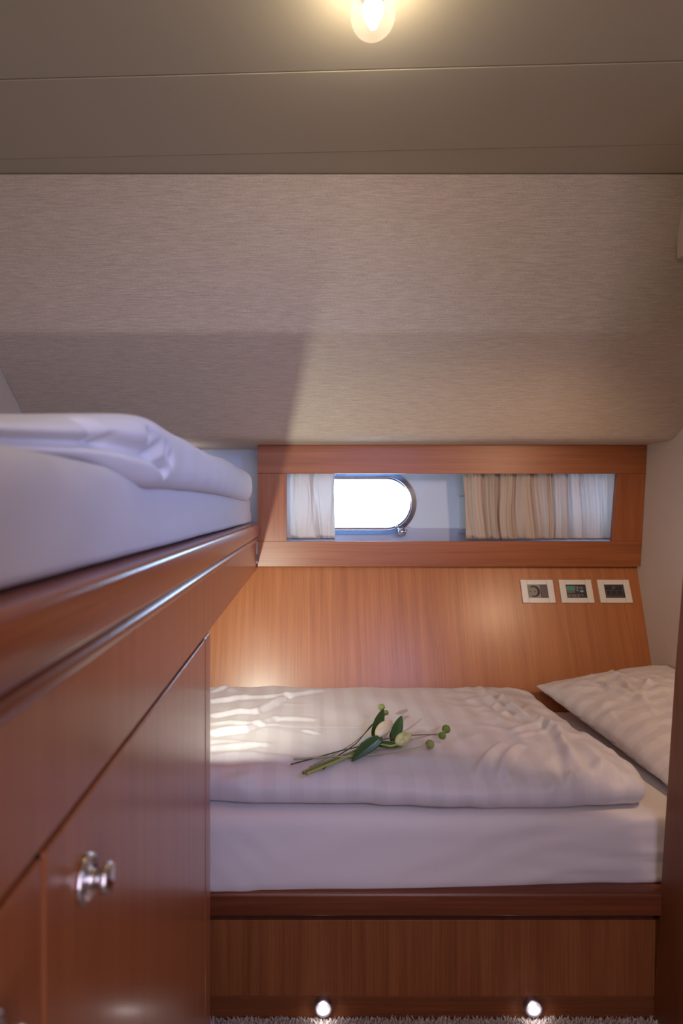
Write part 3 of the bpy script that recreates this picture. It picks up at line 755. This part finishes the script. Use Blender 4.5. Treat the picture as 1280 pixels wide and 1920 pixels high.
def triple(root, T, a, b):
    mb = MB(); mb.box(-a, a, -b, b, 0, 0.004, T=T); mb.build('switch_face', M_black, root, bevel=0.0005)
    mb = MB(); ringrect(mb, T, -a*0.96, a*0.86, -b*0.84, b*0.84, 0.0008)
    glyphs(mb, T, -a*0.30, b*0.38, 6, a*0.07, b*0.12, 2)
    for k in range(3): mb.box(-a*0.10-a*0.05*k+a*0.02, a*0.02+a*0.05*k, b*(0.76-0.10*k), b*(0.80-0.10*k), 0.004, 0.0046, T=T)
    mb.build('printing', plain('dim_print', (0.20, 0.18, 0.20), 0.6), root)
    for i in range(3):
        x0 = -a*0.88+i*a*0.56
        mb = MB(); mb.box(x0+0.0007, x0+a*0.46-0.0007, -b*0.58, b*0.12, 0.003, 0.0052, T=T)
        ringrect(mb, T, x0, x0+a*0.46, -b*0.64, b*0.18, 0.0010, 0.0050)
        for fi in range(6, len(mb.m)): mb.m[fi] = 1
        mb.build('button', [M_black, M_dgreyp], root)
M_dgreyp = plain('grey_outline', (0.17, 0.16, 0.18), 0.5)
plate(976.5, 1037, 'white plate with grey round power socket, leftmost of three on the wood panel', ('power_socket', 'power socket'), schuko)
plate(1048.5, 1109, 'white plate with small green display and blue oval badge, between the other two', ('control_panel', 'control panel'), climate)
plate(1120.5, 1180, 'white plate with three square black buttons, rightmost of three on the wood panel', ('light_switch', 'light switch'), triple)

# ================================================================== courtesy lamps in the kickboard
for px, lab in ((606, 'small round chrome floor light in the kickboard, left one'), (1001, 'small round chrome floor light in the kickboard, right one')):
    c = Vector(((px-VX)/F*1.268, 1.2802, -1.0835))
    root = empty('floor_light', c); tag(root, lab, 'light', 'courtesy lights in the berth kickboard')
    T = frame_T(c, (1, 0, 0), (0, 0, 1))          # local z towards the room
    mb = MB(); mb.lathe([(0.0195, 0.0), (0.0195, 0.010), (0.0185, 0.0125), (0.0165, 0.013), (0.0140, 0.0105), (0.0085, 0.0085)], T, 40, cap=False)
    mb.build('housing', M_satin, root, smooth=True)
    mb = MB(); mb.lathe([(0.0085, 0.0085), (0.0075, 0.0095), (0.005, 0.0100), (0.0001, 0.0102)], T, 24, cap=False)
    mb.build('lens', M_led, root, smooth=True)
    l = bpy.data.lights.new('floor_light_beam', 'SPOT'); l.energy = 0.12; l.color = (0.95, 0.92, 1.0); l.spot_size = math.radians(150); l.spot_blend = 0.6; l.shadow_soft_size = 0.008
    lo = bpy.data.objects.new('floor_light_beam', l); COL.objects.link(lo); lo.location = (c.x, c.y-0.022, c.z+H); lo.rotation_euler = (math.radians(60), 0, 0)
    l = bpy.data.lights.new('floor_light_glow', 'POINT'); l.energy = 0.02; l.color = (1.0, 0.86, 0.72); l.shadow_soft_size = 0.004
    lo = bpy.data.objects.new('floor_light_glow', l); COL.objects.link(lo); lo.location = (c.x, c.y-0.017, c.z+H)

# ================================================================== ceiling lamp
lc = Vector((0.112, 0.955, 0.803))
root = empty('ceiling_lamp', (lc.x, lc.y, CZ)); tag(root, 'small lit globe lamp with frosted glass on the ceiling', 'ceiling lamp')
T = frame_T(lc, (1, 0, 0), (0, 1, 0))
mb = MB(); mb.lathe([(0.0001, 0.0585), (0.038, 0.0585), (0.038, 0.050), (0.030, 0.040), (0.022, 0.036), (0.020, 0.028), (0.0001, 0.028)], T, 40, cap=False)
mb.build('base', M_chrome, root, smooth=True)
mb = MB(); R = 0.0365
mb.lathe([(R*math.sin(a), -R*math.cos(a)) for a in [0.001]+[0.1+i*0.13 for i in range(20)]], T, 48, cap=False)
g = mb.build('globe', M_frost, root, smooth=True)
mb = MB(); mb.lathe([(0.0001, -0.023), (0.005, -0.021), (0.0085, -0.014), (0.014, -0.004), (0.0165, 0.006), (0.0155, 0.014), (0.010, 0.022), (0.007, 0.030)], T, 24, cap=False)
mb.build('bulb', M_bulb, root, smooth=True)

# ================================================================== carpet
def carpet():
    v = []; f = []; rnd = random.Random(5)
    def tuft(x, y, h, r):
        b = len(v); lx, ly = rnd.uniform(-1, 1)*h*0.6, rnd.uniform(-1, 1)*h*0.6
        for i in range(3):
            a = i*2.094+rnd.random(); v.append((x+r*math.cos(a), y+r*math.sin(a), -H-0.010))
        for i in range(3):
            a = i*2.094+rnd.random(); v.append((x+lx*0.5+r*math.cos(a), y+ly*0.5+r*math.sin(a), -H-0.010+h*0.6))
        v.append((x+lx, y+ly, -H-0.010+h))
        for i in range(3):
            k = (i+1) % 3; f.append((b+i, b+k, b+3+k, b+3+i)); f.append((b+3+i, b+3+k, b+6))
    x = -0.26
    while x < 0.76:
        y = 1.10
        while y < 1.279:
            tuft(x+rnd.uniform(-.0015, .0015), y+rnd.uniform(-.0015, .0015), rnd.uniform(0.0085, 0.0125), 0.0017); y += 0.0036
        x += 0.0036
    x = -0.166
    while x < 0.76:
        y = -0.10
        while y < 1.10:
            tuft(x+rnd.uniform(-.0025, .0025), y+rnd.uniform(-.0025, .0025), rnd.uniform(0.0085, 0.0125), 0.0028); y += 0.0056
        x += 0.0056
    b = len(v); v.extend([(-0.17, -1.0, -H-0.0095), (0.765, -1.0, -H-0.0095), (0.765, 1.2785, -H-0.0095), (-0.17, 1.2785, -H-0.0095),
                          (-0.17, -1.0, -H-0.012), (0.765, -1.0, -H-0.012), (0.765, 1.2785, -H-0.012), (-0.17, 1.2785, -H-0.012)])
    for q in ((0,1,2,3),(7,6,5,4),(0,4,5,1),(1,5,6,2),(2,6,7,3),(3,7,4,0)): f.append(tuple(b+i for i in q))
    o = link('carpet', mesh('carpet', v, f), M_carpet); tag(o, 'cream shag carpet covering the floor before the low berth', 'carpet', kind='stuff')
carpet()

# ================================================================== flowers on the duvet
ZB = -0.5905
def P5(cx, cy, dz=0.0):              # a point of the flower close-up, dz above the duvet
    return PZ(530+cx*0.2734, 1300+cy*0.2734, ZB+dz)
def spline(pts, k=6):
    out = []; n = len(pts)
    for i in range(n-1):
        p0, p1, p2, p3 = pts[max(i-1, 0)], pts[i], pts[i+1], pts[min(i+2, n-1)]
        for j in range(k):
            t = j/k; out.append(0.5*((2*p1)+(p2-p0)*t+(2*p0-5*p1+4*p2-p3)*t*t+(3*p1-p0-3*p2+p3)*t**3))
    return out+[pts[-1]]
def leaf(name, base, tip, width, facing, parent, curl=0.003, mat=None):
    base, tip = Vector(base), Vector(tip); d = tip-base; L = d.length; d.normalize()
    side = d.cross(Vector(facing)).normalized(); nn = side.cross(d)
    v = []; f = []; m = 18; k = 8
    for i in range(m+1):
        t = i/m; w_ = width*0.5*(math.sin(math.pi*t**0.85)**0.75)*(1-0.25*t)+0.0003
        for j in range(k+1):
            s = j/k*2-1
            v.append(base+d*L*t+side*s*w_+nn*(curl*math.sin(math.pi*t)+0.18*w_*abs(s)-0.0006*math.cos(s*9)))
    for i in range(m):
        for j in range(k):
            a = i*(k+1)+j; f.append((a, a+1, a+k+2, a+k+1))
    o = link(name, mesh(name, v, f), mat or M_leaf, parent, smooth=True)
    s = o.modifiers.new('solid', 'SOLIDIFY'); s.thickness = 0.0008; return o
def ball(name, c, r, mat, parent):
    v = []; f = []; n = 26
    for j in range(n+1):
        a = math.pi*j/n
        for i in range(n*2):
            b = math.pi*i/n; d = Vector((math.sin(a)*math.cos(b), math.sin(a)*math.sin(b), math.cos(a)))
            rr = r*(1+0.10*math.sin(b*9+(j % 2)*1.57+j)*math.sin(a)*(1 if j % 2 else 0.4)); v.append(c+d*rr)
    for j in range(n):
        for i in range(n*2):
            k = (i+1) % (n*2); f.append((j*2*n+i, j*2*n+k, (j+1)*2*n+k, (j+1)*2*n+i))
    return link(name, fixn(mesh(name, v, f)), mat, parent, smooth=True)
def button_flower(head, hz, r, stem, rad, smat, hmat, label):
    c = P5(*head, hz); root = empty('button_flower', P5(*stem[-1][:2], 0.0))
    tag(root, label, 'flower', 'button flowers lying on the duvet')
    pts = [c]+[P5(x, y, z) for x, y, z in stem]
    mb = MB(); sp = spline(pts); mb.tube(sp, [rad*(0.75+0.35*i/len(sp)) for i in range(len(sp))], 8); mb.build('stem', smat, root, smooth=True)
    ball('flower_head', c, r, hmat, root)
button_flower((1120, 245), 0.022, 0.0105, [(1095, 265, .020), (1010, 285, .014), (870, 322, .008), (700, 372, .006), (480, 415, .004), (330, 455, .003), (185, 503, .002)], 0.0015, M_stemp, M_button, 'green button flower on pale stem, farthest right and highest of the bunch')
button_flower((1093, 290), 0.016, 0.0090, [(1060, 284, .018), (900, 287, .024), (760, 305, .020), (670, 322, .012), (520, 365, .008), (400, 393, .005), (240, 438, .003), (55, 487, .003)], 0.0014, M_stemd, M_button, 'darker green button flower on brown stem, just below the rightmost one')
button_flower((1008, 349), 0.012, 0.0105, [(985, 357, .011), (880, 380, .008), (740, 405, .006), (570, 423, .006), (420, 434, .008), (290, 437, .006), (160, 446, .004), (75, 450, .003)], 0.0021, M_stemp, M_buttonp, 'olive button flower lowest at the right, on a long pale straight stem')
button_flower((677, 95), 0.030, 0.0090, [(668, 130, .028), (600, 235, .014), (510, 320, .007), (430, 375, .004), (300, 445, .003), (210, 490, .0025)], 0.0013, M_stemp, M_buttonp, 'pale green button flower at the top of the bunch')
button_flower((707, 133), 0.024, 0.0070, [(690, 160, .024), (615, 212, .018), (565, 270, .014), (500, 345, .009), (385, 425, .006), (330, 475, .004), (275, 522, .003)], 0.0014, M_stemd, M_button, 'small yellow-green button flower tucked just below the topmost one')
def bud(name, base, tip, width, mat, parent, ridge):
    base, tip = Vector(base), Vector(tip); d = tip-base; L = d.length; d.normalize()
    a = d.cross(Vector((0, -0.6, 0.8))).normalized(); c = a.cross(d); v = []; f = []; m = 22; n = 30
    for i in range(m+1):
        t = i/m; w_ = width*0.5*(math.sin(math.pi*(0.06+0.94*t)**0.80)**0.8 if t < 1 else 0)+0.0004
        for j in range(n):
            th = 2*math.pi*j/n+0.9*t; g = 1-0.22*abs(math.cos(1.5*th+ridge))**6
            v.append(base+d*L*t+(a*math.cos(th)+c*math.sin(th))*w_*g)
    for i in range(m):
        for j in range(n):
            k = (j+1) % n; f.append((i*n+j, i*n+k, (i+1)*n+k, (i+1)*n+j))
    f.append(tuple(range(n))); f.append(tuple(m*n+j for j in range(n)))
    return link(name, fixn(mesh(name, v, f)), mat, parent, smooth=True)
def budmat(name, c1, c2, c3):
    m, nt, b = nmat(name); N = nt.nodes; L = nt.links; tc = N.new('ShaderNodeTexCoord')
    n = N.new('ShaderNodeTexNoise'); n.inputs['Scale'].default_value = 70; L.new(tc.outputs['Object'], n.inputs['Vector'])
    r = N.new('ShaderNodeValToRGB'); r.color_ramp.elements[0].position = 0.35; r.color_ramp.elements[1].position = 0.6
    r.color_ramp.elements[0].color = (*c2, 1); r.color_ramp.elements[1].color = (*c1, 1)
    L.new(n.outputs[0], r.inputs[0]); L.new(r.outputs[0], b.inputs['Base Color']); setp(b, rough=0.5); return m
M_bud = budmat('cream_lily_bud', (0.74, 0.64, 0.50), (0.66, 0.58, 0.36), None)
M_budg = budmat('green_cream_lily_bud', (0.62, 0.60, 0.33), (0.40, 0.45, 0.14), None)
L1 = empty('lily_stem', P5(140, 545)); tag(L1, 'large cream closed lily bud with broad dark leaves, in the middle of the bunch', 'flower', 'lily buds lying on the duvet')
b1 = P5(655, 288, 0.026)
mb = MB(); sp = spline([b1+Vector((0.003, 0, 0.006)), P5(640, 310, .020), P5(560, 350, .012), P5(480, 402, .007), P5(330, 462, .005), P5(140, 545, .004)]); mb.tube(sp, [0.0024+0.0014*i/len(sp) for i in range(len(sp))], 10)
mb.build('stem', M_stemo, L1, smooth=True)
bud('bud', P5(650, 292, 0.026), P5(750, 185, 0.040), 0.0335, M_bud, L1, 0.2)
leaf('leaf', P5(676, 296, 0.024), P5(472, 468, 0.004), 0.040, (0, -0.45, 0.9), L1)
leaf('leaf', P5(612, 300, 0.012), P5(690, 108, 0.052), 0.031, (0.25, -0.9, 0.35), L1, 0.004)
L2 = empty('lily_stem', P5(150, 540)); tag(L2, 'smaller greenish lily bud lying right of the large cream bud', 'flower', 'lily buds lying on the duvet')
mb = MB(); sp = spline([P5(790, 345, .012), P5(740, 362, .009), P5(660, 352, .010), P5(560, 385, .007), P5(450, 432, .005), P5(320, 487, .0045), P5(165, 552, .004)]); mb.tube(sp, [0.0026+0.001*i/len(sp) for i in range(len(sp))], 10)
mb.build('stem', plain('fresh_stem', (0.34, 0.38, 0.10), 0.5), L2, smooth=True)
bud('bud', P5(778, 345, 0.013), P5(885, 272, 0.026), 0.0300, M_budg, L2, 1.2)
leaf('leaf', P5(760, 335, 0.010), P5(813, 155, 0.048), 0.029, (-0.25, -0.9, 0.35), L2, 0.003)
leaf('leaf', P5(640, 352, 0.010), P5(810, 362, 0.008), 0.022, (0, -0.5, 0.85), L2, 0.001)
leaf('leaf', P5(745, 330, 0.008), P5(765, 225, 0.022), 0.016, (-0.2, -0.8, 0.5), L2, 0.001)
